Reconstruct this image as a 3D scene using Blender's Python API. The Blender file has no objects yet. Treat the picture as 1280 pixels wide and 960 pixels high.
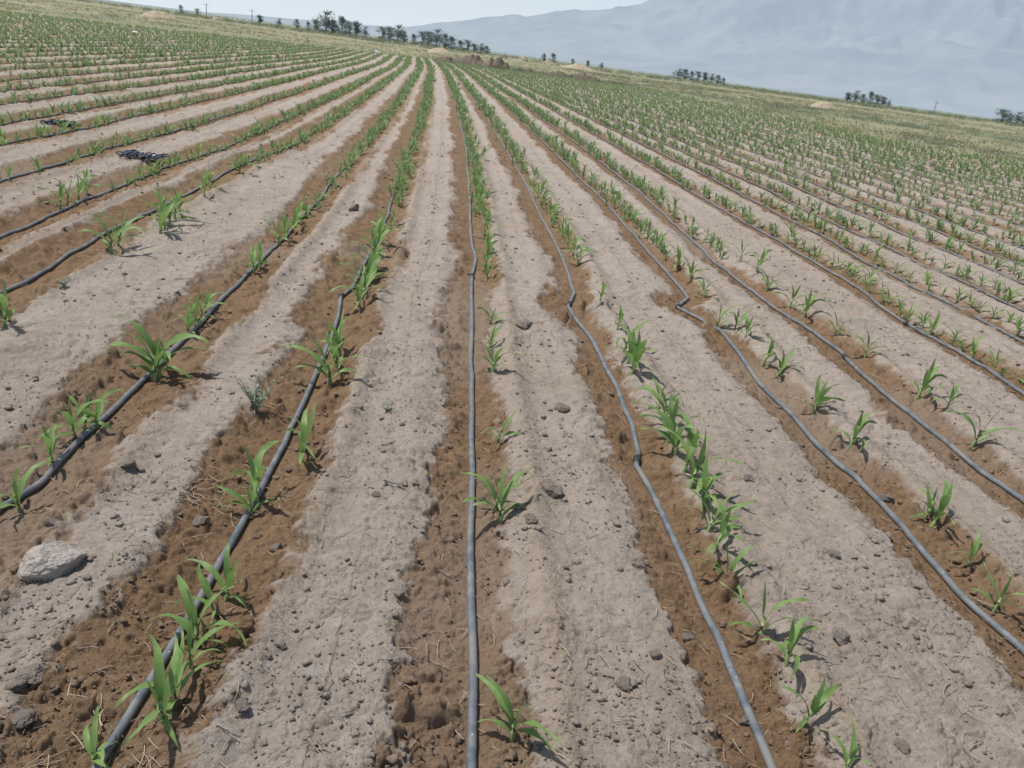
import bpy, bmesh, math, random
import numpy as np
from mathutils import Vector, Matrix, noise as mn
C = bpy.context.scene.collection
rng = np.random.default_rng(7); random.seed(7)

# ------------------------------------------------------------ camera
F = 1030.0; HC = 1.6
Zc = Vector((.133, 1, 413/F)).normalized()
Yd = Vector((-65, 421.6, -F)); Yc = (Yd - Zc*Yd.dot(Zc)).normalized()
Xc = Yc.cross(Zc)
R3 = np.array([Xc, Yc, Zc])
def ray(px, py): return R3 @ np.array([px-640, 480-py, -F])
def unproj(px, py, z=0.0):
    w = ray(px, py); t = (z-HC)/w[2]
    return w[0]*t, w[1]*t
def project(x, y, z):
    P = np.stack([x, y, z-HC]); c = R3.T @ P
    return 640+F*c[0]/-c[2], 480-F*c[1]/-c[2], -c[2]
def yh(x): return 67+.133*(x-640)
cam = bpy.data.objects.new('camera', bpy.data.cameras.new('camera')); C.objects.link(cam)
M = Matrix.Identity(4)
for i, a in enumerate((Xc, Yc, Zc)):
    for j in range(3): M[i][j] = a[j]
M[2][3] = HC
cam.matrix_world = M
cam.data.sensor_width = 36; cam.data.lens = 36*F/1280
cam.data.clip_end = 60000; cam.data.clip_start = .05
bpy.context.scene.camera = cam

# ------------------------------------------------------------ noise
def h2(ix, iy, seed):
    a = (ix.astype(np.int64)*374761393 + iy.astype(np.int64)*668265263 + seed*1442695041) & 0xffffffff
    a = ((a ^ (a >> 13))*1274126177) & 0xffffffff
    a = ((a ^ (a >> 15))*2246822519) & 0xffffffff
    return ((a ^ (a >> 16)) & 0xffffff)/float(0xffffff)
def vn(x, y, seed=0):
    ix = np.floor(x); iy = np.floor(y); fx = x-ix; fy = y-iy
    fx = fx*fx*(3-2*fx); fy = fy*fy*(3-2*fy)
    a = h2(ix, iy, seed); b = h2(ix+1, iy, seed); c = h2(ix, iy+1, seed); d = h2(ix+1, iy+1, seed)
    return (a+(b-a)*fx)*(1-fy)+(c+(d-c)*fx)*fy - .5
def fbm(x, y, o=4, seed=0):
    s = 0; a = 1.; t = 0
    for i in range(o):
        s = s+a*vn(x*.96+y*.28+i*17.3, y*.96-x*.28+i*5.1, seed+i); t += a; a *= .5; x = x*2.03; y = y*2.03
    return s/t*2
def sm(a, b, x):
    t = np.clip((x-a)/(b-a), 0, 1); return t*t*(3-2*t)
def clods(x, y, cell, seed, prob, hf=.55):
    wx = x+.5*cell*vn(x/cell*2.6, y/cell*2.6, seed+50); wy = y+.5*cell*vn(x/cell*2.6+9, y/cell*2.6, seed+51)
    gx = wx/cell; gy = wy/cell; ix = np.floor(gx); iy = np.floor(gy)
    out = np.zeros_like(x)
    for a in (-1, 0, 1):
        for b in (-1, 0, 1):
            cx = ix+a; cy = iy+b
            h0 = h2(cx, cy, seed); h1 = h2(cx, cy, seed+1); h_2 = h2(cx, cy, seed+2)
            px = cx+h0; py = cy+h1
            r = .16+.5*h_2**2.2; on = ((h0*7.3+h1*3.1) % 1) < prob
            e = .7+.6*((h_2*5.7+h0) % 1)
            q = 1-(((gx-px)*e)**2+((gy-py)/e)**2)/r**2
            out = np.maximum(out, np.where(on, np.sqrt(np.clip(q, 0, 1))*r*hf*cell*(.6+.8*((h_2*9.1) % 1)), 0))
    return out

# ------------------------------------------------------------ rows of hose
TR = {0: [(590,960),(589,800),(591,600),(590,450),(589,370),(590,343),(594,322),(589,300),(588,250),(583,190)],
 -1: [(130,945),(190,845),(250,740),(310,635),(355,555),(400,455),(423,395),(427,366),(442,356),(460,320),(485,265),(497,225),(512,185)],
 -2: [(0,630),(50,595),(100,545),(150,500),(190,460),(240,410),(300,350),(350,300),(400,247),(410,232),(440,195)],
 -3: [(0,365),(60,335),(130,290),(200,258),(250,232),(300,205),(370,178)],
 -4: [(0,295),(60,268),(130,240),(210,206),(270,188)],
 1: [(970,960),(940,890),(900,790),(850,680),(820,615),(797,580),(800,562),(790,525),(770,480),(740,420),(710,382),(718,366),(705,325),(680,275),(655,225),(635,192)],
 2: [(1280,810),(1200,735),(1130,660),(1070,595),(1000,525),(950,475),(900,410),(846,383),(861,370),(845,350),(800,300),(750,245),(705,203)],
 3: [(1280,620),(1200,565),(1130,510),(1068,458),(1052,440),(1000,402),(950,370),(900,330),(850,285),(800,240)],
 4: [(1280,490),(1200,440),(1130,400),(1060,350),(980,305),(900,260)],
 5: [(1280,425),(1200,385),(1100,335),(1020,290)]}
def g(Y): return -np.clip(np.asarray(Y, float)-8, 0, None)**1.6*.0025
ROWS = {}
K0, K1 = -48, 27
for k in range(K0, K1):
    if k in TR:
        P = np.array([unproj(a, b, .0) for a, b in TR[k]])
        X, Y = P[:, 0], P[:, 1]; o = np.argsort(Y); X = X[o]; Y = Y[o]
        ROWS[k] = (Y, X)
    else:
        Y = np.arange(-7, 14, .7); x0 = .25+.85*k+rng.uniform(-.06, .06)
        X = x0+.05*fbm(Y*.35, Y*0+k*3.7, 3, 5)*2
        ROWS[k] = (Y, X)
def rowX_(k, Y):
    ys, xs = ROWS[k]
    return np.interp(Y, ys, xs)+np.where(Y > ys[-1], g(Y)-g(ys[-1]), 0)+.012*fbm(Y*1.7, Y*0+k*9.1, 3, 11)+.25*sm(14, 40, Y)*fbm(Y*.04, Y*0+k*.05, 2, 14)
TY = np.arange(-8, 140, .01)
TX = np.array([rowX_(k, TY) for k in range(K0, K1)])
TS = 1/np.sqrt(1+np.gradient(TX, TY, axis=1)**2)
def rowX(k, Y): return np.interp(np.asarray(Y, float), TY, TX[k-K0])
def rowd(x, y):
    x = np.asarray(x, float); y = np.asarray(y, float)
    f = np.clip((y+8)/.01, 0, len(TY)-1.001); yi = f.astype(int); fr = f-yi
    k0 = np.clip(np.rint((x-g(np.minimum(y, 140))-.25)/.85), K0, K1-1).astype(int)-K0
    best = np.full(np.shape(x), 9.); kk = np.zeros(np.shape(x), int)
    for dk in (-2, -1, 0, 1, 2):
        ki = np.clip(k0+dk, 0, K1-K0-1)
        d = (x-(TX[ki, yi]*(1-fr)+TX[ki, yi+1]*fr))*TS[ki, yi]; m = np.abs(d-.03) < np.abs(best-.03)
        best = np.where(m, d, best); kk = np.where(m, ki+K0, kk)
    return best, kk
def fieldmask(x, y):
    yf = np.interp(x, [-60, -35, -20, 0, 30], [50, 60, 74, 95, 93]); xr = np.interp(y, [0, 33, 48, 110], [25, 22.3, 20, 19])
    e = fbm(x*.4, y*.4, 3, 70)*1.2+fbm(x*.12, y*.12, 2, 71)*2
    return sm(-1, 1, yf+e*2-y)*sm(-.8, .8, xr+e-x)
def wetmask(x, y, d, kk):
    fine = fbm(x*26, y*22, 4, 22)*.065
    e1 = fbm(x*4.5, y*1.7, 3, 21)*.13; e2 = fbm(x*4.5+40, y*1.7, 3, 23)*.11
    low = fbm(y*.35, kk*3.3, 2, 25)*.05+.04*sm(7, 14, y)
    left = np.where(kk < 0, .235, .185); right = np.where(kk < 0, .235, .155)
    return sm(-.020, .030, np.minimum(d+left+e1+low, right+e2+low-d)+fine)
def macro(x, y, d, f, wet):
    z = f*(-.024*np.exp(-((d-.01)/.12)**2)+.026*np.exp(-((d-.225)/.05)**2)+.016*np.exp(-((d+.25)/.06)**2)+.008*np.sin((d-.4)*16)*sm(.25, .35, d))
    z = z+f*.020*(1-wet)*sm(.05, .13, np.abs(d))
    z = z+.018*fbm(x*1.3, y*1.3, 3, 31)+.015*fbm(x*6, y*5, 3, 33)
    return z+(1-f)*.12*fbm(x*.25, y*.25, 4, 35)
def Hm(x, y):
    x = np.atleast_1d(np.asarray(x, float)); y = np.atleast_1d(np.asarray(y, float))
    d, k = rowd(x, y); return macro(x, y, d, fieldmask(x, y), wetmask(x, y, d, k))
def place(px, py):
    x, y = unproj(px, py, 0)
    for _ in range(3):
        z = float(Hm(x, y)[0]); x, y = unproj(px, py, z)
    return x, y, z

# ------------------------------------------------------------ helpers
def mesh_np(name, V, Fc, attrs=None):
    me = bpy.data.meshes.new(name); V = np.asarray(V, np.float32); Fc = np.asarray(Fc, np.int32)
    n, m = Fc.shape
    me.vertices.add(len(V)); me.vertices.foreach_set('co', V.ravel())
    me.loops.add(n*m); me.loops.foreach_set('vertex_index', Fc.ravel())
    me.polygons.add(n); me.polygons.foreach_set('loop_start', np.arange(0, n*m, m, dtype=np.int32))
    for k, a in (attrs or {}).items():
        at = me.attributes.new(k, 'FLOAT', 'POINT'); at.data.foreach_set('value', np.asarray(a, np.float32))
    me.update(calc_edges=True); return me
def ob(name, me, mat=None, parent=None):
    o = bpy.data.objects.new(name, me); C.objects.link(o)
    if mat is not None and me is not None and len(me.materials) == 0: me.materials.append(mat)
    if parent: o.parent = parent
    return o
def tag(o, label=None, cat=None, group=None, kind=None):
    if label: o['label'] = label
    if cat: o['category'] = cat
    if group: o['group'] = group
    if kind: o['kind'] = kind
    return o
def tube(path, r, n=10, caps=True):
    P = np.asarray(path, float); T = np.gradient(P, axis=0); T /= np.linalg.norm(T, axis=1)[:, None]+1e-9
    up = np.array([0, 0, 1.]); S = np.cross(T, up); l = np.linalg.norm(S, axis=1)[:, None]
    S = np.where(l < 1e-4, np.array([1., 0, 0]), S/(l+1e-9)); U = np.cross(S, T)
    r = np.broadcast_to(np.asarray(r, float), (len(P),))
    a = np.arange(n)/n*2*math.pi
    V = P[:, None]+r[:, None, None]*(np.cos(a)[None, :, None]*S[:, None]+np.sin(a)[None, :, None]*U[:, None])
    i = np.arange(len(P)-1)[:, None]*n; j = np.arange(n)[None]; j2 = (j+1) % n
    Fc = np.stack([i+j, i+j2, i+n+j2, i+n+j], -1).reshape(-1, 4)
    return V.reshape(-1, 3), Fc
def cat(parts):
    Vs = []; Fs = []; o = 0
    for V, Fc in parts: Vs.append(V); Fs.append(np.asarray(Fc)+o); o += len(V)
    return np.concatenate(Vs), np.concatenate(Fs)

def nmat(name):
    m = bpy.data.materials.new(name); m.use_nodes = True; nt = m.node_tree; nt.nodes.clear()
    out = nt.nodes.new('ShaderNodeOutputMaterial'); return m, nt, out
def N(nt, t, **kw):
    n = nt.nodes.new(t)
    for k, v in kw.items():
        if k.startswith('i_'):
            key = k[2:]; key = int(key) if key.isdigit() else key.replace('_', ' ')
            n.inputs[key].default_value = v
        else: setattr(n, k, v)
    return n
def noise(nt, pos, scale, detail=4, rough=.6):
    n = N(nt, 'ShaderNodeTexNoise', i_Scale=scale, i_Detail=detail, i_Roughness=rough); nt.links.new(pos, n.inputs['Vector']); return n.outputs['Fac']
def mixc(nt, fac, a, b, mode='MIX'):
    n = N(nt, 'ShaderNodeMix', data_type='RGBA', blend_type=mode)
    for s, v in ((n.inputs[0], fac), (n.inputs[6], a), (n.inputs[7], b)):
        if hasattr(v, 'links') or hasattr(v, 'is_linked'): nt.links.new(v, s)
        elif isinstance(v, tuple): s.default_value = v if len(v) == 4 else (*v, 1)
        else: s.default_value = v
    return n.outputs[2]
def mr(nt, v, a, b, c=0., d=1.):
    n = N(nt, 'ShaderNodeMapRange', i_1=a, i_2=b, i_3=c, i_4=d); nt.links.new(v, n.inputs[0]); return n.outputs[0]
def mul(nt, a, b, op='MULTIPLY'):
    n = N(nt, 'ShaderNodeMath', operation=op)
    for s, v in ((n.inputs[0], a), (n.inputs[1], b)):
        if isinstance(v, (int, float)): s.default_value = v
        else: nt.links.new(v, s)
    return n.outputs[0]
def attr(nt, name): return N(nt, 'ShaderNodeAttribute', attribute_name=name).outputs['Fac']

# ground material
mg, nt, out = nmat('soil')
pos = N(nt, 'ShaderNodeNewGeometry').outputs['Position']
wet, fld, rdg = attr(nt, 'wet'), attr(nt, 'field'), attr(nt, 'ridge')
nA = noise(nt, pos, 2.2, 5); nB = noise(nt, pos, 14, 5, .7); nC = noise(nt, pos, 110, 5, .75); nD = noise(nt, pos, 420, 2, .6); nE = noise(nt, pos, .35, 4, .6); nF = noise(nt, pos, 38, 4, .7)
pale = mixc(nt, mr(nt, nA, .35, .68), (.425, .358, .300), (.330, .272, .224))
pale = mixc(nt, mr(nt, nB, .38, .68), pale, (.490, .420, .360))
pale = mixc(nt, mul(nt, mr(nt, nF, .48, .70), .5), pale, (.285, .230, .186))
pale = mixc(nt, mul(nt, mr(nt, nC, .50, .68), .55), pale, (.215, .170, .138))
pale = mixc(nt, mul(nt, mr(nt, nE, .45, .65), .32), pale, (.31, .235, .172))
brn = mixc(nt, mr(nt, nA, .3, .7), (.235, .148, .082), (.290, .190, .112))
brn = mixc(nt, mr(nt, nB, .4, .68), brn, (.165, .100, .056))
brn = mixc(nt, mul(nt, mr(nt, nF, .5, .7), .6), brn, (.305, .205, .126))
brn = mixc(nt, mul(nt, mr(nt, nC, .5, .7), .5), brn, (.35, .250, .168))
c = mixc(nt, wet, pale, brn)
c = mixc(nt, mul(nt, rdg, .6), c, (.42, .325, .235))
gA = noise(nt, pos, .09, 5, .65); gB = noise(nt, pos, .9, 5, .7)
mp = N(nt, 'ShaderNodeMapping'); nt.links.new(pos, mp.inputs[0]); mp.inputs['Scale'].default_value = (.002, .02, 1)
gS = noise(nt, mp.outputs[0], 1.0, 3, .6)
gr = mixc(nt, mr(nt, gA, .38, .6), (.33, .295, .18), (.21, .215, .12))
gr = mixc(nt, mr(nt, gB, .45, .7), gr, (.37, .305, .215))
gr = mixc(nt, mul(nt, mr(nt, gS, .5, .58), .5), gr, (.15, .19, .12))
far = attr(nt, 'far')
gr = mixc(nt, far, gr, (.24, .31, .31))  # distance haze mixed into the far ground's own colour
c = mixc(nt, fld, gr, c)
bh = mul(nt, mul(nt, mul(nt, nC, 1.2), mul(nt, nD, .5), 'ADD'), mul(nt, nF, 1.5), 'ADD')
bmp = N(nt, 'ShaderNodeBump', i_Strength=1.0, i_Distance=.009); nt.links.new(bh, bmp.inputs['Height'])
bsdf = N(nt, 'ShaderNodeBsdfPrincipled', i_Roughness=.95); bsdf.inputs['Specular IOR Level'].default_value = .15
nt.links.new(c, bsdf.inputs['Base Color']); nt.links.new(bmp.outputs[0], bsdf.inputs['Normal']); nt.links.new(bsdf.outputs[0], out.inputs[0])

def leafmat(name, a, b, tip, trans=.3):
    m, nt, out = nmat(name)
    pos = N(nt, 'ShaderNodeNewGeometry').outputs['Position']
    n1 = noise(nt, pos, 5, 2); n2 = noise(nt, pos, 60, 3)
    c = mixc(nt, mr(nt, n1, .35, .65), a, b); c = mixc(nt, mul(nt, mr(nt, n2, .4, .8), .35), c, tip)
    c = mixc(nt, mul(nt, mr(nt, attr(nt, 's'), .7, 1.), .45), c, tip)
    p = N(nt, 'ShaderNodeBsdfPrincipled', i_Roughness=.5); nt.links.new(c, p.inputs['Base Color']); p.inputs['Specular IOR Level'].default_value = .35
    t = N(nt, 'ShaderNodeBsdfTranslucent'); nt.links.new(c, t.inputs[0])
    mx = N(nt, 'ShaderNodeMixShader', i_0=trans); nt.links.new(p.outputs[0], mx.inputs[1]); nt.links.new(t.outputs[0], mx.inputs[2])
    nt.links.new(mx.outputs[0], out.inputs[0]); return m
m_leaf = leafmat('maize_leaf', (.15, .275, .075), (.225, .355, .110), (.38, .43, .17), .38)
m_crop = leafmat('distant_maize', (.18, .275, .115), (.23, .32, .14), (.26, .35, .15), .4)
m_stem = leafmat('maize_stem', (.22, .33, .12), (.25, .36, .15), (.34, .32, .16), .1)
m_weed = leafmat('weed_leaf', (.24, .29, .20), (.28, .33, .24), (.36, .38, .28), .1)
m_tree = leafmat('tree_foliage', (.185, .235, .222), (.225, .275, .258), (.27, .31, .30), .35)  # greens paled and greyed, aerial haze put into the foliage colour
m_dry = leafmat('dry_grass', (.37, .36, .22), (.26, .28, .15), (.50, .44, .29), .3)
m_shrub = leafmat('far_shrub', (.18, .215, .125), (.22, .25, .165), (.31, .31, .22), .3)
def simple(name, a, b, sc, rough=.8, bump=0., bsc=50, spec=.2):
    m, nt, out = nmat(name); tc = N(nt, 'ShaderNodeTexCoord').outputs['Object']
    c = mixc(nt, mr(nt, noise(nt, tc, sc, 5, .65), .35, .68), a, b)
    p = N(nt, 'ShaderNodeBsdfPrincipled', i_Roughness=rough); p.inputs['Specular IOR Level'].default_value = spec
    nt.links.new(c, p.inputs['Base Color'])
    if bump:
        bm = N(nt, 'ShaderNodeBump', i_Strength=.8, i_Distance=bump); nt.links.new(noise(nt, tc, bsc, 4), bm.inputs['Height']); nt.links.new(bm.outputs[0], p.inputs['Normal'])
    nt.links.new(p.outputs[0], out.inputs[0]); return m
m_hose, nt, out = nmat('black_polyethylene')
tc = N(nt, 'ShaderNodeTexCoord').outputs['Object']
c = mixc(nt, mr(nt, noise(nt, tc, 14, 5, .65), .35, .7), (.080, .100, .122), (.230, .232, .228))
c = mixc(nt, mr(nt, noise(nt, tc, 3, 3), .5, .7), c, (.22, .205, .185))
c = mixc(nt, mr(nt, noise(nt, tc, 90, 2), .70, .74), c, (.60, .59, .57))
pb = N(nt, 'ShaderNodeBsdfPrincipled', i_Roughness=.36); pb.inputs['Specular IOR Level'].default_value = .6
nt.links.new(c, pb.inputs['Base Color']); nt.links.new(pb.outputs[0], out.inputs[0])
m_coup = simple('coupling_plastic', (.02, .022, .025), (.06, .06, .06), 20, .5)
m_tub = simple('blue_black_tubing', (.025, .030, .042), (.075, .085, .105), 8, .45, 0, 50, .5)
m_rock = simple('pale_rock', (.54, .480, .425), (.42, .370, .325), 2.2, .95, .03, 9)
m_clod = simple('dry_clod', (.40, .335, .285), (.29, .24, .20), 2.5, .95, .05, 7)
m_bark = simple('bark', (.16, .15, .13), (.22, .20, .18), 2, .9)
m_straw = simple('straw', (.44, .375, .27), (.34, .28, .20), 1.5, .95, .05, 6)
m_stick = simple('dry_straw', (.52, .44, .33), (.28, .21, .15), 8, .9)
m_white = simple('white_plastic', (.75, .75, .73), (.62, .62, .6), 8, .6)
m_bank = simple('dark_earth', (.115, .088, .065), (.20, .165, .125), .8, .95, .05, 5)
m_pole = simple('weathered_pole', (.25, .25, .25), (.35, .35, .34), 2, .9)

# ------------------------------------------------------------ ground sheet
p = np.arange(1000, 9, -.97); Y2 = 1.737*(1113-.378*p)/p
Ys = np.concatenate([np.linspace(-7, Y2[0]-.06, 70), Y2, np.geomspace(Y2[-1]*1.03, 11000, 50)])
tc_ = np.linspace(0, 1, 980); ex = (np.geomspace(1, 60, 38)-1)/59
Yp = np.maximum(Ys, 1.0)
xl = -.60*Yp-.2; xr = .71*Yp+.8; wd = (1.6*Yp+14)
core = xl[:, None]+(xr-xl)[:, None]*tc_[None]
L = xl[:, None]-wd[:, None]*ex[None, 1:][:, ::-1]; Rr = xr[:, None]+wd[:, None]*ex[None, 1:]
X = np.concatenate([L, core, Rr], 1); Yg = np.broadcast_to(Ys[:, None], X.shape)
nr, nc = X.shape; x = X.ravel(); y = Yg.ravel().copy()
d = np.full(x.shape, 9.); kk = np.zeros(x.shape)
nf = y < 130
d1, k1 = rowd(x[nf], y[nf]); d[nf] = d1; kk[nf] = k1
fm = np.zeros(x.shape); fm[nf] = fieldmask(x[nf], y[nf])
wet_ = np.zeros(x.shape); wet_[nf] = wetmask(x[nf], y[nf], d[nf], kk[nf])
z = macro(x, y, d, fm, wet_)*sm(400, 100, y)
dY = np.maximum(y, 1)**2/1900
nr_ = (y > .6) & (y < 14) & (np.abs(x) < 14)
xn, yn, wn, dn = x[nr_], y[nr_], wet_[nr_], d[nr_]
keep = sm(.012, .036, np.abs(dn)); keepb = sm(.012, .10, np.abs(dn))
patch = sm(-.2, .3, fbm(xn*2.2, yn*2.2, 3, 61))
mic = clods(xn, yn, .02, 1, .75)*sm(.012, .004, dY[nr_])*(.6+.6*wn+.5*patch)
mic += clods(xn, yn, .045, 2, .6)*sm(.03, .012, dY[nr_])*(.28+.9*wn+.65*patch)*(.3+.7*keepb)
mic += clods(xn, yn, .11, 3, .45)*sm(.08, .03, dY[nr_])*(.18+.75*wn+.45*patch)*.85*keepb
fade = sm(.05, .01, dY[nr_])
mic += fbm(xn*45, yn*45, 3, 41)*.0042*fade*(.5+.4*patch+.8*wn)+fbm(xn*14, yn*14, 3, 43)*.013*(.4+.8*wn)*(.3+.7*keepb)
z[nr_] += mic*keep
fr = (y >= 14) & (y < 60); z[fr] += .008*fbm(x[fr]*6, y[fr]*3, 3, 44)
ridge_ = np.exp(-((d-.245)/.05)**2)*np.clip(fbm(x*2, y*1.2, 2, 66)+.5, 0, 1)*fm
I = np.arange(nr-1)[:, None]*nc+np.arange(nc-1)[None]
Fc = np.stack([I, I+1, I+nc+1, I+nc], -1).reshape(-1, 4)
dry = (1-.35*sm(.05, .5, fbm(x*1.1, y*.6, 3, 67))*sm(14, 7, y))*(1-.45*sm(18, 55, y))
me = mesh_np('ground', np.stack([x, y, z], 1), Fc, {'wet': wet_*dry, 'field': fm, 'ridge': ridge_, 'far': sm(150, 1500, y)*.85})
tag(ob('ground', me, mg), kind='structure', label='bare tilled field of pale crust and damp brown bands under the drip hoses')

# ------------------------------------------------------------ hoses
NUM = ['zeroth', 'first', 'second', 'third', 'fourth', 'fifth', 'sixth', 'seventh', 'eighth', 'ninth', 'tenth', 'eleventh', 'twelfth', 'thirteenth', 'fourteenth', 'fifteenth', 'sixteenth', 'seventeenth', 'eighteenth', 'nineteenth', 'twentieth']
desc = {0: 'central dusty black drip hose running straight from the bottom edge to the horizon',
 1: 'first drip hose right of centre, kinked twice, ending near the bottom edge',
 2: 'second drip hose right of centre, with a sharp sideways kink halfway up',
 3: 'third drip hose right of centre, joined beside a small step in the line',
 -1: 'first drip hose left of centre, stepping sideways at a joint halfway up',
 -2: 'second drip hose left of centre, running diagonally through the brown furrow'}
joint = {0: [(590, 343)], -1: [(427, 366)], 1: [(798, 572), (713, 378)], 2: [(848, 382)], 3: [(1055, 444)]}
for k in range(-18, 19):
    RH = .0128 if k >= 0 else .0118
    y0 = -5 if k in TR else -2
    ys = [y0]
    while ys[-1] < 88: ys.append(ys[-1]+max(.018, .004*abs(ys[-1])))
    ys = np.array(ys); xs = rowX(k, ys)
    ks = fieldmask(xs, ys) > .5; ks[:5] = True
    ys = ys[ks]; xs = xs[ks]
    zz = np.maximum(Hm(xs, ys), np.maximum(Hm(xs-.014, ys), Hm(xs+.014, ys)))+RH*.85
    w = np.convolve(np.pad(zz, 5, 'edge'), np.ones(11)/11, 'valid'); zz = np.maximum(zz, w)+np.where(ys > 13, .010, 0)
    V, Fh = tube(np.stack([xs, ys, zz], 1), RH, 10)
    side = 'left' if k < 0 else 'right'
    lab = desc.get(k) or 'thin black drip hose, %s hose to the %s of the central one' % (NUM[abs(k)], side)
    h = tag(ob('drip_hose', mesh_np('drip_hose', V, Fh), m_hose), lab, 'hose', 'drip hoses along the maize rows')
    for jx, jy in joint.get(k, []):
        jX, jY = unproj(jx, jy); q = np.linspace(jY-.035, jY+.035, 9)
        pr = np.interp(np.arange(9), [0, 1, 3, 4, 5, 7, 8], [.0140, .017, .0165, .019, .0165, .017, .0140])
        zc = np.interp(q, ys, zz)
        Vc, Fcc = tube(np.stack([rowX(k, q), q, zc], 1), pr, 14)
        ob('coupling', mesh_np('coupling', Vc, Fcc), m_coup, h)

# ------------------------------------------------------------ maize seedlings
def leaf(r, z0, az, L, W, e0, e1, ns, wide=True):
    s = np.linspace(0, 1, ns+1); el = e0+(e1-e0)*s**1.3
    ds = L/ns; rr = np.concatenate([[0], np.cumsum(np.cos(el[:-1])*ds)])+.02; zz = z0+np.concatenate([[0], np.cumsum(np.sin(el[:-1])*ds)])
    w = W*np.clip(np.minimum(.45+2.0*s, 1)*(1-s**2.0)**.9, .02, 1)
    bend = az+r.uniform(-.6, .6)*s**1.5
    cx, cy = np.cos(bend), np.sin(bend); tx, ty = -cy, cx
    tw = r.uniform(-1.1, 1.1)*s; fold = .30*w*(1-s)
    ctr = np.stack([rr*cx, rr*cy, zz], 1); sd = np.stack([tx*np.cos(tw), ty*np.cos(tw), np.sin(tw)], 1)
    wav = .012*np.sin(s*14+r.uniform(0, 6))*(s > .1)
    if wide:
        A = ctr-sd*w[:, None]/2+np.stack([0*s, 0*s, fold+wav], 1); B = ctr; D = ctr+sd*w[:, None]/2+np.stack([0*s, 0*s, fold-wav], 1)
        V = np.stack([A, B, D], 1).reshape(-1, 3); m = 3
    else:
        V = np.stack([ctr-sd*w[:, None]/2, ctr+sd*w[:, None]/2], 1).reshape(-1, 3); m = 2
    i = np.arange(ns)[:, None]*m+np.arange(m-1)[None]
    Fq = np.stack([i, i+1, i+m+1, i+m], -1).reshape(-1, 4)
    return V, Fq, np.repeat(s, m)
def seedling(seed, q):
    r = random.Random(seed); n = r.randint(5, 6) if q > 1 else 6
    ns = {3: 12, 2: 7, 1: 4, 0: 3}[q]; base = r.uniform(-.3, .3); sh = r.uniform(.27, .42); leaves = []
    for i in range(n):
        t = i/(n-1); az = base+(i % 2)*math.pi+r.uniform(-.7, .7)
        L = .36+.50*math.sin(math.pi*(.15+.7*t))*r.uniform(.8, 1.25)
        e0 = math.radians(46+34*t+r.uniform(-10, 9)); e1 = math.radians(-66+88*t+r.uniform(-35, 30))
        if i == n-1: L = .56; e0 = math.radians(86); e1 = math.radians(r.uniform(35, 75))
        leaves.append(leaf(r, sh*(.25+.75*t), az, L, {3: .118, 2: .124, 1: .15, 0: .20}[q]*r.uniform(.85, 1.2)*(.72 if i in (0, n-1) else 1), e0, e1, ns, q > 1))
    zz = np.linspace(-.12, sh, 5); V, Fs = tube(np.stack([.01*np.sin(zz*9), 0*zz, zz], 1), np.linspace(.036, .024, 5), 7 if q > 1 else 4)
    return leaves, (V, Fs)
P3 = []
for s in range(18):
    lv, st = seedling(100+s, 3)
    P3.append(([mesh_np('maize_leaf', V, Fq, {'s': a}) for V, Fq, a in lv], mesh_np('maize_stem', *st)))
    for m_ in P3[-1][0]: m_.materials.append(m_leaf)
    P3[-1][1].materials.append(m_stem)
def joined(seed, q):
    lv, st = seedling(seed, q)
    V, Fq = cat([(a, b) for a, b, c in lv]+[st]); return V, Fq, np.concatenate([c for a, b, c in lv]+[np.zeros(len(st[0]))])
P2 = [joined(200+s, 2) for s in range(10)]; P2m = []
for V, Fq, a in P2:
    m_ = mesh_np('maize_seedling', V, Fq, {'s': a}); m_.materials.append(m_leaf); P2m.append(m_)
P1 = [joined(300+s, 1) for s in range(6)]; P0 = [joined(400+s, 0) for s in range(5)]

NP = {0: [(640,925,78),(625,655,78),(620,638,58),(622,553,44),(616,465,48),(611,435,32),(612,405,27),(609,350,30),(606,335,34),(610,318,32),(604,300,32)],
 1: [(1057,962,45),(1003,912,62),(983,832,62),(950,802,70),(908,737,58),(893,692,66),(885,665,60),(877,640,66),(863,610,78),(855,590,74),(845,568,70),(836,548,56),(830,532,54),(823,512,40),(790,467,60),(784,455,46),(779,440,48),(772,410,32),(750,377,28),(722,332,32),(716,320,30),(709,312,30)],
 2: [(1242,765,46),(1210,708,38),(1165,658,56),(1158,645,42),(1062,562,48),(1017,517,46),(972,470,40),(953,457,38),(932,422,30),(920,405,29),(898,397,32),(880,372,28),(862,352,28),(848,336,28)],
 3: [(1218,550,48),(1183,512,30),(1147,497,46),(1081,447,32),(1043,420,36),(1005,396,34),(988,377,30),(960,357,28),(945,340,28),(926,328,26)],
 -1: [(120,960,55),(205,905,94),(222,880,72),(238,835,64),(245,812,80),(268,770,54),(282,752,66),(322,632,72),(315,645,52),(375,577,72),(413,482,64),(420,462,54),(425,447,58),(449,384,50),(452,376,46),(455,368,44),(458,357,46),(462,348,44),(464,338,42),(470,322,42),(472,313,38),(476,305,38)],
 -2: [(25,640,60),(66,578,46),(95,548,50),(105,540,42),(122,536,46),(200,472,78),(194,478,58),(208,463,48),(243,412,42),(235,420,36),(250,402,36),(256,390,30),(318,342,38),(325,335,32),(349,307,38),(356,300,34),(366,290,32),(374,280,30)],
 -3: [(5,408,54),(140,318,48),(147,310,42),(200,292,46),(206,286,42),(212,280,42),(218,274,38),(225,268,34),(255,247,32),(262,240,30),(300,217,30)],
 -4: [(75,262,32),(84,257,28),(98,250,30),(108,245,28)]}
plants = []
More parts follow.
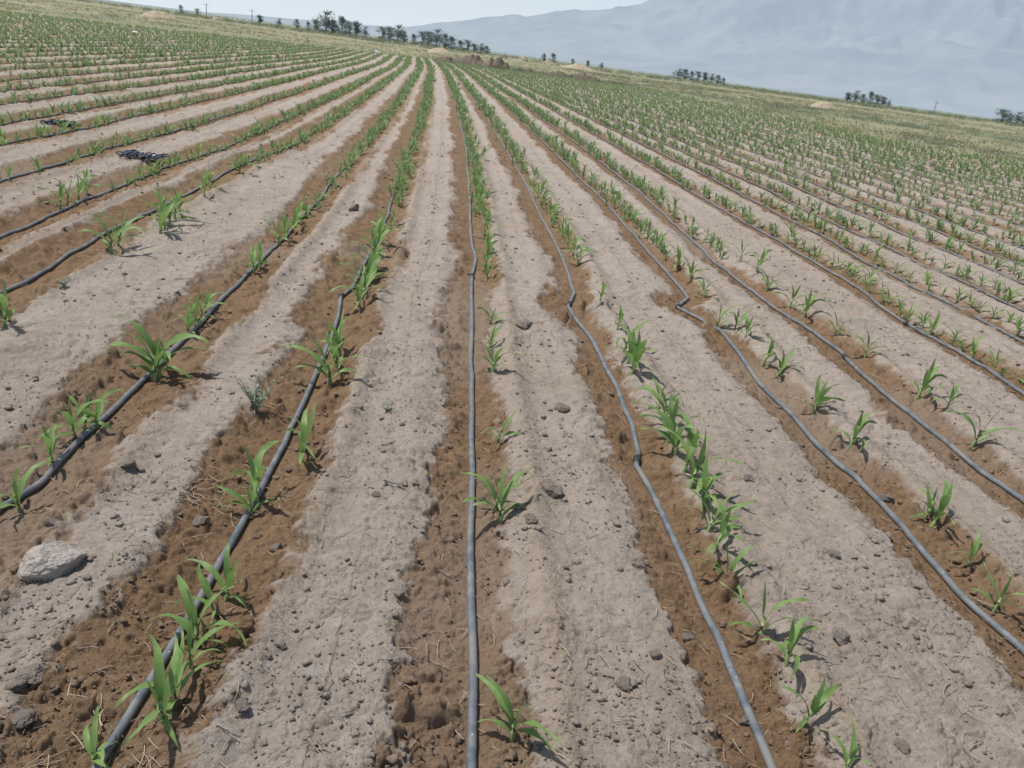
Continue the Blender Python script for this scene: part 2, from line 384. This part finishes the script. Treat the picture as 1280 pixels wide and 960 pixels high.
for k in range(-47, 27):
    off = .10 if k >= 0 else .05
    ylast = None
    for a, b, h in NP.get(k, []):
        X0, Y0, Z0 = place(a, b); sl = math.sqrt(X0**2+Y0**2+HC**2)
        plants.append((X0, Y0, h*sl/F*1.12, k)); ylast = Y0
    yy = (ylast+.2) if ylast is not None else random.uniform(.3, .8)
    gapseed = random.uniform(0, 99)
    dens = .74 if -4 <= k <= 3 else .90
    while yy < 98:
        den = .5+mn.noise(Vector((yy*.35, gapseed, 0)))
        yy += random.uniform(.08, .21)*dens*(1 if yy > 9 else 1.2)*(1 if den > .25 else 2.0)*(1 if yy < 45 else 1.25)
        X0 = float(rowX(k, yy))+off+random.gauss(0, .03+.0014*min(yy, 60))
        if X0 < -.8*yy-2 or X0 > .95*yy+3: continue
        hh_ = random.uniform(.12, .215)*(1 if random.random() > .2 else .65)
        plants.append((X0, yy, hh_, k))
A = np.array([q[:3] for q in plants]); K = np.array([q[3] for q in plants])
m = fieldmask(A[:, 0], A[:, 1]) > .5; A = A[m]; K = K[m]
Zp = Hm(A[:, 0], A[:, 1])
px, py, dep = project(A[:, 0], A[:, 1], Zp+.05)
inf = (px > -8) & (px < 1288) & (py > 0) & (py < 972) & (dep > 0)
size = np.where(inf, A[:, 2]/dep, -1); order = np.argsort(-size)
ind = order[:298]; isind = np.zeros(len(A), bool); isind[ind] = True
rank = {}
for k in set(K[ind]):
    ii = [i for i in ind if K[i] == k]; ii.sort(key=lambda i: A[i, 1])
    for n_, i in enumerate(ii): rank[i] = n_+1
def rowname(k):
    if k == 0: return 'beside the central hose'
    return 'beside the %s hose %s of centre' % (NUM[abs(k)], 'left' if k < 0 else 'right')
bysize = {i: n_ for n_, i in enumerate(ind)}
for i in ind:
    k = int(K[i]); X0, Y0, h = A[i]
    sd = random.randrange(10**6); nm = rank[i]
    if nm <= 14: lab = ('%s seedling from the front, a %s maize plant %s' % (NUM[nm], 'leafy' if h > .2 else 'small', rowname(k)))
    else: lab = 'small maize seedling in the crowded middle stretch %s' % rowname(k)
    rz = random.uniform(0, 6.28)
    if bysize[i] < 150:
        o = bpy.data.objects.new('maize_seedling', None); C.objects.link(o); o.empty_display_size = .1
        lv, st = P3[sd % 18]
        ob('stem', st, None, o)
        for l in lv: ob('leaf', l, None, o)
    else: o = ob('maize_seedling', P2m[sd % 10])
    o.location = (X0, Y0, Zp[i]); o.rotation_euler = (random.uniform(-.18, .18), random.uniform(-.18, .18), rz); o.scale = (h*1.08, h*1.08, h*1.03)
    tag(o, lab, 'maize seedling', 'maize seedlings in the row %s' % rowname(k))
def scat(protos, pts, hs, zs, lean=.15, sp=1.):
    Vs = []; Fs = []; As = []; o = 0; pid = rng.integers(0, len(protos), len(pts))
    for j, (V, Fq, a) in enumerate(protos):
        s = pid == j; n = s.sum()
        if not n: continue
        th = rng.uniform(0, 6.28, n); c_, s_ = np.cos(th), np.sin(th); lx = rng.normal(0, lean, n); ly = rng.normal(0, lean, n)
        vx = sp*(V[None, :, 0]*c_[:, None]-V[None, :, 1]*s_[:, None])+V[None, :, 2]*lx[:, None]
        vy = sp*(V[None, :, 0]*s_[:, None]+V[None, :, 1]*c_[:, None])+V[None, :, 2]*ly[:, None]
        W = np.stack([vx, vy, np.broadcast_to(V[None, :, 2], vx.shape)], -1)*hs[s][:, None, None]
        W += np.stack([pts[s, 0], pts[s, 1], zs[s]], -1)[:, None]
        Fs.append((Fq[None]+(np.arange(n)*len(V))[:, None, None]).reshape(-1, Fq.shape[1])+o); Vs.append(W.reshape(-1, 3)); As.append(np.tile(a, n)); o += n*len(V)
    return np.concatenate(Vs), np.concatenate(Fs), np.concatenate(As)
def scatter(protos, pts, hs, zs, names, mat, lean=.15):
    V, Fq, a = scat(protos, pts, hs, zs, lean); return ob(names, mesh_np(names, V, Fq, {'s': a}), mat)
rest = ~isind
nearr = rest & (A[:, 1] < 22); farr = rest & ~nearr
Va, Fa, sa = scat(P1, A[nearr][:, :2], A[nearr][:, 2]*1.05, Zp[nearr], .15, 1.15); Vb, Fb, sb = scat(P0, A[farr][:, :2], A[farr][:, 2]*1.05, Zp[farr], .15, 1.3)
tag(ob('maize_crop', mesh_np('maize_crop', np.concatenate([Va, Vb]), np.concatenate([Fa, Fb+len(Va)]), {'s': np.concatenate([sa, sb])}), m_crop),
    'far rows of young maize closing up into green lines towards the horizon', 'maize crop', kind='stuff')

# ------------------------------------------------------------ stones, clods, twigs
def rockmesh(seed, sub=3, flat=.6, rg=1.):
    bm = bmesh.new(); bmesh.ops.create_icosphere(bm, subdivisions=sub, radius=1)
    r = random.Random(seed); o = Vector((r.uniform(0, 99), r.uniform(0, 99), 0))
    cuts = [(Vector((r.gauss(0, 1), r.gauss(0, 1), r.gauss(0, 1))).normalized(), r.uniform(.5, .85)) for _ in range(9)]
    for v in bm.verts:
        c_ = v.co.copy()
        for nn, dd in cuts:
            e = c_.dot(nn)-dd
            if e > 0: c_ -= nn*e
        c_ *= 1+.26*mn.noise(c_*1.6+o)+rg*(.14*mn.noise(c_*5+o)+.06*mn.noise(c_*13+o)); c_.z *= flat; v.co = c_
    me = bpy.data.meshes.new('clod'); bm.to_mesh(me); bm.free(); return me
RK = [rockmesh(i, 4, .7) for i in range(7)]; big = rockmesh(78, 5, .72, .5)
big.materials.append(m_rock)
for q in RK: q.materials.append(m_clod)
X0, Y0, Z0 = place(72, 710)
o = ob('rock', big); s_ = 35*math.sqrt(X0**2+Y0**2+HC**2)/F; o.location = (X0, Y0, Z0+.2*s_); o.scale = (s_*1.0, s_*.78, s_*.82); o.rotation_euler = (0, 0, .3)
tag(o, 'large pale grey rock on dusty soil at lower left', 'rock')
CL = [(688,616,27,'largest brown clod, right of the central hose at mid-frame'),(664,651,17,'round grey clod just below the largest brown clod'),
 (780,856,19,'dark clod on pale crust between central and right hoses, near the bottom'),(798,712,19,'grey clod left of the kinked right hose, below the mid-frame clods'),
 (41,850,28,'grey lumpy clod at the left edge below the pale rock'),(20,862,20,'small clod touching the left frame edge below the rock'),
 (28,902,22,'clod in the bottom left corner beside brown soil'),(160,584,18,'grey clod on pale soil above the rock'),(655,409,20,'grey clod right of the central hose beyond the seedlings'),
 (702,513,19,'flat grey clod halfway between the central and first right hoses'),(443,263,14,'far clod left of the central hose between two seedling rows'),
 (1050,801,22,'reddish clod in the right pale strip near bottom right'),(1128,936,16,'small clod in the bottom right corner on pale crust'),
 (1107,626,16,'brown clod beside the second hose right of centre'),(858,799,14,'small dark clod in brown soil left of the right hose'),
 (302,885,18,'clod on the pale crust edge between left and central hoses'),(345,687,16,'dark brown clod just right of the left hose'),
 (252,657,22,'dark damp clod left of the left hose at mid height'),(583,708,10,'tiny dark clod touching the left side of the central hose'),
 (935,600,13,'small grey clod in the pale strip between right hoses'),(64,655,15,'small clod above left of the pale rock'),(818,820,14,'grey clod at the pale strip edge left of the right hose'),
 (1040,695,15,'pale clod in the middle of the broad right strip'),(470,620,11,'small pale clod beside the twig left of centre'),(930,905,13,'dark crumb of soil just left of the lowest right hose bend')]
for n_, (a, b, w, lab) in enumerate(CL):
    X0, Y0, Z0 = place(a, b); s_ = w/2*math.sqrt(X0**2+Y0**2+HC**2)/F*1.05
    o = ob('clod', RK[n_ % 7]); o.location = (X0, Y0, Z0+s_*.38); o.scale = (s_*1.05, s_*.9, s_*.9); o.rotation_euler = (random.uniform(-.3, .3), random.uniform(-.3, .3), random.uniform(0, 6))
    tag(o, lab, 'clod', 'loose clods on the field')
ico = bmesh.new(); bmesh.ops.create_icosphere(ico, subdivisions=2, radius=1)
iv = np.array([v.co[:] for v in ico.verts]); it = np.array([[v.index for v in f.verts] for f in ico.faces]); ico.free()
cp = []
for q_ in range(7):
    n1 = np.array([mn.noise(Vector(v*1.3)+Vector((q_*7, 0, 0))) for v in iv]); q = iv*(1+.7*n1+rng.uniform(-.10, .10, len(iv)))[:, None]*np.array([1, .8, .6]); cp.append((q, it, np.zeros(len(iv))))
n = 46000; yy = 1.2+14*rng.random(n)**1.9; xx = -.6*yy-.2+(1.31*yy+1.0)*rng.random(n)
kp = fbm(xx*2.2, yy*2.2, 3, 88)+.3*rng.normal(size=n) > -.05; xx = xx[kp]; yy = yy[kp]
dd, k_ = rowd(xx, yy); kp = np.abs(dd) > .03; xx = xx[kp]; yy = yy[kp]
hs = .0018+.0032*rng.random(len(xx))**1.5+.011*rng.random(len(xx))**14
o = scatter(cp, np.stack([xx, yy], 1), hs*(1+.04*yy), Hm(xx, yy)+hs*.4+.002, 'soil_crumbs', mg, 0)
Vc = np.empty(len(o.data.vertices)*3, np.float32); o.data.vertices.foreach_get('co', Vc); Vc = Vc.reshape(-1, 3)
dd, k_ = rowd(Vc[:, 0], Vc[:, 1])
for nme, val in (('wet', wetmask(Vc[:, 0], Vc[:, 1], dd, k_)*.7), ('field', np.ones(len(Vc)))):
    at = o.data.attributes.new(nme, 'FLOAT', 'POINT'); at.data.foreach_set('value', val.astype(np.float32))
tag(o, 'countless small soil crumbs and grit strewn over the field surface', 'grit', kind='stuff')
def stick(seed):
    r = random.Random(seed); s = np.linspace(-.5, .5, 4); V, Fs = tube(np.stack([s, .06*r.uniform(-1, 1)*np.cos(s*5), .05*s*r.uniform(-1, 1)], 1), .022, 4); return V, Fs, np.zeros(len(V))
n = 3200; yy = 1.3+9*rng.random(n)**1.6; xx = -.6*yy-.2+(1.31*yy+1.0)*rng.random(n)
sx, sy, _ = place(240, 612); xx[:130] = sx+rng.normal(0, .2, 130); yy[:130] = sy+rng.normal(0, .09, 130)
o = scatter([stick(i) for i in range(6)], np.stack([xx, yy], 1), rng.uniform(.02, .07, n), Hm(xx, yy)+.009, 'straw_litter', m_stick, .0)
tag(o, 'scattered dry straw and root bits on the soil', 'straw', kind='stuff')
for a, b, L_, rz, lab in ((493, 609, 30, -.5, 'short dark curved twig on pale soil left of the central hose'), (128, 903, 26, 1.9, 'pale broken stalk lying at lower left beside the hose')):
    X0, Y0, Z0 = place(a, b); s_ = np.linspace(-.5, .5, 9)
    parts = [tube(np.stack([s_, .08*np.cos(s_*4), .03*np.sin(s_*9)], 1), np.linspace(.05, .02, 9), 7)]
    t2 = np.linspace(0, 1, 4); parts.append(tube(np.stack([.1+.18*t2, .07+.14*t2, .05*t2], 1), np.linspace(.03, .01, 4), 6))
    o = ob('twig', mesh_np('twig', *cat(parts)), m_bark if L_ == 30 else m_stick); sc = L_*math.sqrt(X0**2+Y0**2+HC**2)/F
    o.location = (X0, Y0, Z0+.014); o.scale = (sc,)*3; o.rotation_euler = (0, 0, rz); tag(o, lab, 'twig')
for a, b, hp, lab in ((320, 514, 46, 'spindly grey green weed standing between the two left hoses'), (484, 514, 16, 'tiny flat weed on pale soil left of the central hose'), (80, 358, 16, 'small grey weed at the left between two seedling rows')):
    X0, Y0, Z0 = place(a, b); h = hp*math.sqrt(X0**2+Y0**2+HC**2)/F*1.0
    root = bpy.data.objects.new('weed', None); C.objects.link(root); root.location = (X0, Y0, Z0)
    st = []; lf = []; r = random.Random(a)
    for q in range(16):
        az = r.uniform(0, 6.28); ln = r.uniform(.5, 1); t = np.linspace(0, 1, 6)
        pth = np.stack([np.cos(az)*.6*ln*t**1.2, np.sin(az)*.6*ln*t**1.2, ln*t*(1 if hp > 20 else .6)], 1); st.append(tube(pth, np.linspace(.014, .006, 6), 5))
        for u in np.linspace(.15, 1, 13):
            p0 = np.array([np.interp(u, t, pth[:, c_]) for c_ in range(3)]); V, Fq, s_ = leaf(r, 0, r.uniform(0, 6.28), .15, .05, r.uniform(.2, 1.1), r.uniform(-.3, .6), 3, False); lf.append((V+p0, Fq))
    V, Fs = cat(st); ob('stem', mesh_np('weed_stem', V*h, Fs), m_weed, root); V, Fs = cat(lf); ob('foliage', mesh_np('weed_foliage', V*h, Fs), m_weed, root)
    tag(root, lab, 'weed')

# black bundles of tubing
for a, b, w, lab in ((177, 198, 52, 'larger nearer bundle of looped black tubing lying on soil at upper left'), (77, 157, 36, 'smaller farther bundle of looped black tubing at upper left')):
    X0, Y0, Z0 = place(a, b); s_ = w/2*math.sqrt(X0**2+Y0**2+HC**2)/F; r = random.Random(a); prt = []
    for q in range(24):
        th = np.linspace(0, 2*math.pi, 24); cx = -.8*s_+1.6*s_*(q/23); rad = s_*r.uniform(.11, .17)
        prt.append(tube(np.stack([cx+rad*np.cos(th), s_*r.uniform(-.45, .45)+rad*3.0*np.sin(th), .010+.025*r.random()+.010*np.sin(th*2+q)], 1), .0075, 6))
    o = ob('tubing_bundle', mesh_np('tubing_bundle', *cat(prt)), m_tub); o.location = (X0, Y0, Z0+.012); o.rotation_euler = (0, 0, -.15); tag(o, lab, 'tubing bundle')

# ------------------------------------------------------------ far margin
bk = [unproj(a, b) for a, b in ((545, 76), (575, 80), (610, 85), (650, 90), (700, 97), (745, 103), (790, 109))]
t = np.linspace(0, 6, 200); bx = np.interp(t, range(7), [q[0] for q in bk]); by = np.interp(t, range(7), [q[1] for q in bk])
cs = np.linspace(-1, 1, 13)
hh = (.5+1.5*np.clip(fbm(t*2.6, t*0, 3, 91), -.3, 1))*np.sin(np.clip(t/6*math.pi, .02, 3.12))**.4
V = np.stack([bx[:, None]+.3*cs[None], by[:, None]+1.8*cs[None], hh[:, None]*(1-cs[None]**2)+.3*fbm(bx[:, None]*2+cs*4, by[:, None]*1.5+cs*9, 3, 92)*(1-cs[None]**2)-.03], -1).reshape(-1, 3)
I = np.arange(199)[:, None]*13+np.arange(12)[None]
tag(ob('earth_bank', mesh_np('earth_bank', V, np.stack([I, I+13, I+14, I+1], -1).reshape(-1, 4)), m_bank), 'low dark earth bank at the far end of the rows', kind='structure')
HP = [(200, 24, 42, 11, 'big pale straw heap at the top left beyond the field'), (272, 26, 16, 5, 'small straw heap right of the big one at top left'), (551, 67, 34, 5, 'pale straw heap in front of the long tree group'),
 (657, 77, 18, 5, 'small pale heap just left of the dark bank end'), (686, 80, 16, 4, 'second small heap above the dark earth bank'), (722, 86, 42, 5, 'long low pale heap right of the dark earth bank'), (1030, 136, 38, 7, 'pale heap in dry grass on the right margin'), (1182, 190, 22, 3, 'lowest pale soil heap at the right field edge')]
for a, b, w, h, lab in HP:
    X0, Y0 = unproj(a, b); D = math.hypot(X0, Y0); sx = w/2*D/F; sz = h*D/F
    rr = np.linspace(0, 1, 12); th = np.linspace(0, 2*math.pi, 37)[:-1]
    gx = rr[:, None]*np.cos(th)[None]; gy = rr[:, None]*np.sin(th)[None]
    gz = (1-rr[:, None]**1.6)*(1+.7*fbm(gx*2+a, gy*2, 4, 95))-.04
    I = np.arange(11)[:, None]*36+np.arange(36)[None]; J = np.arange(11)[:, None]*36+(np.arange(36)[None]+1) % 36
    o = ob('straw_heap', mesh_np('straw_heap', np.stack([gx*sx, gy*sx*.8, gz*sz], -1).reshape(-1, 3), np.stack([I, I+36, J+36, J], -1).reshape(-1, 4)), m_straw)
    o.location = (X0, Y0, 0); tag(o, lab, 'heap', 'pale heaps beyond the field')
for a, b, w, lab in ((167, 44, 8, 'white plastic bag lying among the rows at top left'), (471, 67, 7, 'low white bag at the far end of the field left of the rows')):
    X0, Y0 = unproj(a, b); D = math.hypot(X0, Y0); o = ob('plastic_bag', rockmesh(a, 4, .7)); o.data.materials.append(m_white); o.scale = (w/2*D/F,)*3; o.location = (X0, Y0, .12); tag(o, lab, 'bag')
def tuft(seed, n=7, sp=.35, w=.07):
    r = random.Random(seed); V = []; Fq = []; a = []
    for i in range(n):
        az = r.uniform(0, 6.28); ln = r.uniform(.5, 1); o = r.uniform(0, .35)
        bx_, by_ = math.cos(az)*o, math.sin(az)*o; tx, ty = -math.sin(az)*w, math.cos(az)*w; e = r.uniform(.3, sp)
        j = len(V); V += [(bx_-tx, by_-ty, -.05), (bx_+tx, by_+ty, -.05), (bx_+math.cos(az)*e, by_+math.sin(az)*e, ln)]; Fq.append((j, j+1, j+2)); a += [0, 0, 1]
    return np.array(V), np.array(Fq), np.array(a, float)
n = 60000; yy = 8+190*rng.random(n)**1.3; xx = (-.75+1.7*rng.random(n))*yy
kp = (fieldmask(xx, yy) < .4) & (fbm(xx*.25, yy*.12, 4, 97)+.2*rng.normal(size=n) > .08); xx = xx[kp]; yy = yy[kp]
o = scatter([tuft(i, 9, .9) for i in range(6)], np.stack([xx, yy], 1), rng.uniform(.08, .32, len(xx)), Hm(xx, yy), 'dry_grass', m_dry)
tag(o, 'dry olive grass and scrub beyond the edge of the field', 'grass', kind='stuff')
def bush(seed):
    g_ = np.random.default_rng(seed); n = 34; p_ = g_.normal(size=(n, 3))*np.array([.45, .45, .3]); p_[:, 2] = np.abs(p_[:, 2])+.05
    u = g_.normal(size=(n, 3)); u /= np.linalg.norm(u, axis=1)[:, None]; v = np.cross(u, g_.normal(size=(n, 3))); v /= np.linalg.norm(v, axis=1)[:, None]; s_ = g_.uniform(.06, .16, n)[:, None]
    return np.stack([p_-u*s_, p_+v*s_*.7, p_+u*s_], 1).reshape(-1, 3), np.arange(3*n).reshape(-1, 3), np.tile([0, 0, .8], n)
n = 11000; yy = 14+170*rng.random(n)**1.2; xx = np.interp(yy, [0, 33, 48, 110], [26.0, 24., 21.5, 20.2])+np.abs(rng.normal(0, 14+.15*yy, n))
kp = (fieldmask(xx, yy) < .2) & (fbm(xx*.35, yy*.12, 3, 98)+.1*rng.normal(size=n) > .06); xs1, ys1 = xx[kp], yy[kp]; h1 = rng.uniform(.12, .55, kp.sum())
n = 9000; yy = rng.uniform(230, 420, n); xx = yy*rng.uniform(-.9, 1.1, n); kp = fbm(xx*.012, yy*.05, 3, 99)+.2*rng.normal(size=n) > .05; xs2, ys2 = xx[kp], yy[kp]; h2_ = rng.uniform(.6, 1.9, kp.sum())
tt = rng.random(300)*6; xs3 = np.interp(tt, range(7), [q[0] for q in bk])+rng.normal(0, .8, 300); ys3 = np.interp(tt, range(7), [q[1] for q in bk])+rng.normal(0, 2, 300); h3 = rng.uniform(.25, .7, 300)
n = 2500; yy = rng.uniform(60, 190, n); xx = yy*rng.uniform(-.85, .1, n); kp = (fieldmask(xx, yy) < .2) & (fbm(xx*.1, yy*.08, 3, 100) > .1); xs4, ys4 = xx[kp], yy[kp]; h4 = rng.uniform(.2, .6, kp.sum())
xx = np.concatenate([xs1, xs2, xs3, xs4]); yy = np.concatenate([ys1, ys2, ys3, ys4]); hs = np.concatenate([h1, h2_, h3, h4])
o = scatter([bush(i) for i in range(6)], np.stack([xx, yy], 1), hs, np.concatenate([Hm(xs1, ys1), 0*xs2, .1+0*xs3, 0*xs4]), 'low_scrub', m_shrub)
tag(o, 'low green scrub along the field edge and in a belt before the horizon', 'scrub', kind='stuff')

# ------------------------------------------------------------ trees
def treeproto(seed, ar, pk):
    r = random.Random(seed); tr = []; zz = np.linspace(-.01, .75, 8)
    tr.append(tube(np.stack([.02*np.sin(zz*5), .02*np.cos(zz*4), zz], 1), np.linspace(.024, .007, 8), 7))
    cl = []
    for i in range(24):
        z = r.uniform(.06, .92); a = r.uniform(0, 6.28); rad = ar*r.uniform(.1, 1)*max(.05, 1-abs(z-pk)/(1-pk if z > pk else pk+.25))**.7
        c_ = np.array([rad*math.cos(a), rad*math.sin(a), z]); cl.append((c_, r.uniform(.07, .15)))
        q = np.linspace(0, 1, 4)[:, None]; s0 = np.array([0, 0, max(.04, z-.25)]); tr.append(tube(s0+(c_-s0)*q, np.linspace(.009, .004, 4), 5))
    g_ = np.random.default_rng(seed); V = []
    for c_, s_ in cl:
        n = 60; p_ = c_+g_.normal(size=(n, 3))*s_*np.array([.7, .7, .5]); p_[:, 2] = np.maximum(p_[:, 2], .02)
        u = g_.normal(size=(n, 3)); u /= np.linalg.norm(u, axis=1)[:, None]; v = np.cross(u, g_.normal(size=(n, 3))); v /= np.linalg.norm(v, axis=1)[:, None]
        z_ = g_.uniform(.012, .028, n)[:, None]
        V.append(np.stack([p_-u*z_-v*z_*.6, p_+u*z_-v*z_*.6, p_+u*z_+v*z_*.6, p_-u*z_+v*z_*.6], 1))
    V = np.concatenate(V).reshape(-1, 3)
    tm = mesh_np('tree_trunk', *cat(tr)); cm = mesh_np('tree_crown', V, np.arange(len(V)).reshape(-1, 4)); tm.materials.append(m_bark); cm.materials.append(m_tree); return tm, cm
TP = [treeproto(500+i, [.26, .40, .48, .5, .38][i], [.45, .35, .3, .5, .4][i]) for i in range(5)]
G = [('in the tall dark left group', 400, [(395, 12), (407, 22), (417, 14), (427, 18), (437, 14), (446, 17), (456, 10)]),
 ('in the long middle group', 420, [(478, 13), (487, 15), (497, 17), (505, 11), (517, 9), (528, 14), (536, 16), (545, 18), (556, 15), (564, 12)]),
 ('in the low group right of the long middle one', 380, [(575, 9), (584, 11), (593, 9), (601, 9), (608, 7)]),
 ('in the sparse line at the mountain foot', 420, [(680, 7), (691, 8), (716, 5), (735, 6), (752, 5)]),
 ('in the small group above the right margin', 500, [(848, 9), (856, 10), (864, 8), (872, 9), (881, 10), (889, 8), (897, 8), (904, 5)]),
 ('in the second group from the right edge', 450, [(1060, 9), (1069, 11), (1078, 8), (1087, 12), (1096, 10), (1104, 9), (1111, 5)]),
 ('in the group cut by the right edge', 420, [(1253, 12), (1262, 9), (1271, 11), (1280, 10)]),
 ('in the faint scattered line at top left', 420, [(226, 6), (247, 5), (325, 8), (349, 6), (371, 8), (385, 7)])]
for gi, (gn, D0, L_) in enumerate(G):
    for n_, (a, h) in enumerate(L_):
        w = ray(a, yh(a)); w = w[:2]/np.linalg.norm(w[:2]); D = D0*random.uniform(.93, 1.08)
        root = bpy.data.objects.new('tree', None); C.objects.link(root); root.location = (w[0]*D, w[1]*D, 0)
        hr = (h+3)*D/F/1.08; root.scale = (hr*random.uniform(1.0, 1.6), hr*1.1, hr); root.rotation_euler = (0, 0, random.uniform(-.5, .5))
        tm, cm = TP[(gi*3+n_*2) % 5]; ob('trunk', tm, None, root); ob('crown', cm, None, root)
        tag(root, '%s tree from the left %s' % (NUM[n_+1], gn), 'tree', 'trees '+gn)
for a, h, lab in ((258, 15, 'left utility pole standing above the horizon at top left'), (315, 15, 'right utility pole at top left, near the faint trees'), (1168, 14, 'thin utility pole on the horizon near the right edge')):
    w = ray(a, yh(a)); w = w[:2]/np.linalg.norm(w[:2]); D = 330; H_ = h*D/F
    root = bpy.data.objects.new('utility_pole', None); C.objects.link(root); root.location = (w[0]*D, w[1]*D, 0)
    zz = np.linspace(-.3, H_, 6); ob('pole', mesh_np('pole', *tube(np.stack([0*zz, 0*zz, zz], 1), np.linspace(.16, .10, 6), 8)), m_pole, root)
    s_ = np.linspace(-1.1, 1.1, 4); ob('crossarm', mesh_np('crossarm', *tube(np.stack([s_, 0*s_-.2, 0*s_+H_-.6], 1), .06, 6)), m_pole, root)
    tag(root, lab, 'utility pole', 'utility poles on the horizon')

# ------------------------------------------------------------ mountains
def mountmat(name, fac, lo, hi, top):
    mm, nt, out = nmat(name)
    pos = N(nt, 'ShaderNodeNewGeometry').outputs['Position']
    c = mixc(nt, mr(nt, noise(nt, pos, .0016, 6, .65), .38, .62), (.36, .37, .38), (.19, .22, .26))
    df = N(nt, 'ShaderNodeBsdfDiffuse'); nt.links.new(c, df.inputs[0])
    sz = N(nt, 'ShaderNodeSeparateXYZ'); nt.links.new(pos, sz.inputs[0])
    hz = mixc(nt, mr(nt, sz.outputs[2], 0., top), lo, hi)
    em = N(nt, 'ShaderNodeEmission', i_1=.95); nt.links.new(hz, em.inputs[0])  # air haze painted in as a steady glow, tinted by height
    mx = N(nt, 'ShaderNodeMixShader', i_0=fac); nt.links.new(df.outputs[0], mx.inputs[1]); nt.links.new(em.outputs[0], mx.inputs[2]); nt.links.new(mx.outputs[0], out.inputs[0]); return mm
def range_(R0, R1, ex_, ey_, seed, name, lab, amp, mm, wl=1500):
    PX = np.linspace(-500, 2200, 600); e = np.interp(PX, ex_, ey_)+np.interp(PX, ex_, ey_)*.10*fbm(PX/40., PX*0+seed, 5, seed)
    V = []; nr2 = 90; Rp = R0+(R1-R0)*.8; rad = np.linspace(R0, R1, nr2)
    for a, ee in zip(PX, e):
        w = ray(a, yh(a)-ee); th = w[2]/math.hypot(w[0], w[1]); w = w[:2]/np.linalg.norm(w[:2])
        rp = np.clip((rad-R0)/(Rp-R0), 0, 1)**1.4; rp = np.where(rad > Rp, 1-.4*(rad-Rp)/(R1-Rp), rp)
        xx = w[0]*rad; yy = w[1]*rad
        rg = 1-np.abs(fbm(xx/wl, yy/wl, 5, seed))*2.2
        V.append(np.stack([xx, yy, Rp*max(th, 0)*rp*(1+amp*(rg-.6)*np.clip(1.1-rp, .08, 1))-25], 1))
    V = np.array(V); I = np.arange(599)[:, None]*nr2+np.arange(nr2-1)[None]
    tag(ob(name, mesh_np(name, V.reshape(-1, 3), np.stack([I, I+nr2, I+nr2+1, I+1], -1).reshape(-1, 4)), mm), lab, kind='structure')
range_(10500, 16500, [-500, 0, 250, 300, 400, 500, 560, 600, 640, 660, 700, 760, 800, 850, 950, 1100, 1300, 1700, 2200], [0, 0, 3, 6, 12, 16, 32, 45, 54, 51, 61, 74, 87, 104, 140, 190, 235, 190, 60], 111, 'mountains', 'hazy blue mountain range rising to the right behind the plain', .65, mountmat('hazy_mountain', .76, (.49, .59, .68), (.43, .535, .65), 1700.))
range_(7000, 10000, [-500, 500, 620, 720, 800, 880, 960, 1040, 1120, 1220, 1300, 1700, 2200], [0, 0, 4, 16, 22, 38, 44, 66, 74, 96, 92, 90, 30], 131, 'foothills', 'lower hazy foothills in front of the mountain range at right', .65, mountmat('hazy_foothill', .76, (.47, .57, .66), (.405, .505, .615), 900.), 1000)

# ------------------------------------------------------------ light
el, az = math.radians(64), math.radians(-75)
sd = Vector((math.sin(az)*math.cos(el), math.cos(az)*math.cos(el), math.sin(el)))
su = bpy.data.objects.new('sun', bpy.data.lights.new('sun', 'SUN')); C.objects.link(su)
su.data.energy = 4.1; su.data.angle = math.radians(1.0); su.data.color = (1, .965, .905); su.rotation_euler = sd.to_track_quat('Z', 'Y').to_euler()
W = bpy.data.worlds.new('World'); bpy.context.scene.world = W; W.use_nodes = True; nt = W.node_tree
bg = nt.nodes['Background']; sk = nt.nodes.new('ShaderNodeTexSky'); sk.sky_type = 'NISHITA'; sk.sun_disc = False
sk.sun_elevation = el; sk.sun_rotation = az; sk.air_density = 1.0; sk.dust_density = 1.5; sk.ozone_density = 1.5
tc = N(nt, 'ShaderNodeTexCoord').outputs['Generated']; sp = N(nt, 'ShaderNodeSeparateXYZ'); nt.links.new(tc, sp.inputs[0])
fac = mr(nt, sp.outputs[2], 0., .6, .95, 0.)
hzc = mixc(nt, mr(nt, sp.outputs[2], 0., .16), (7.7, 8.5, 9.2), (6.0, 7.6, 9.1))
cc = mixc(nt, fac, sk.outputs[0], hzc)
nt.links.new(cc, bg.inputs[0]); bg.inputs[1].default_value = .1
vs = bpy.context.scene.view_settings; vs.view_transform = 'Standard'; vs.look = 'None'; vs.exposure = 0; vs.gamma = 1
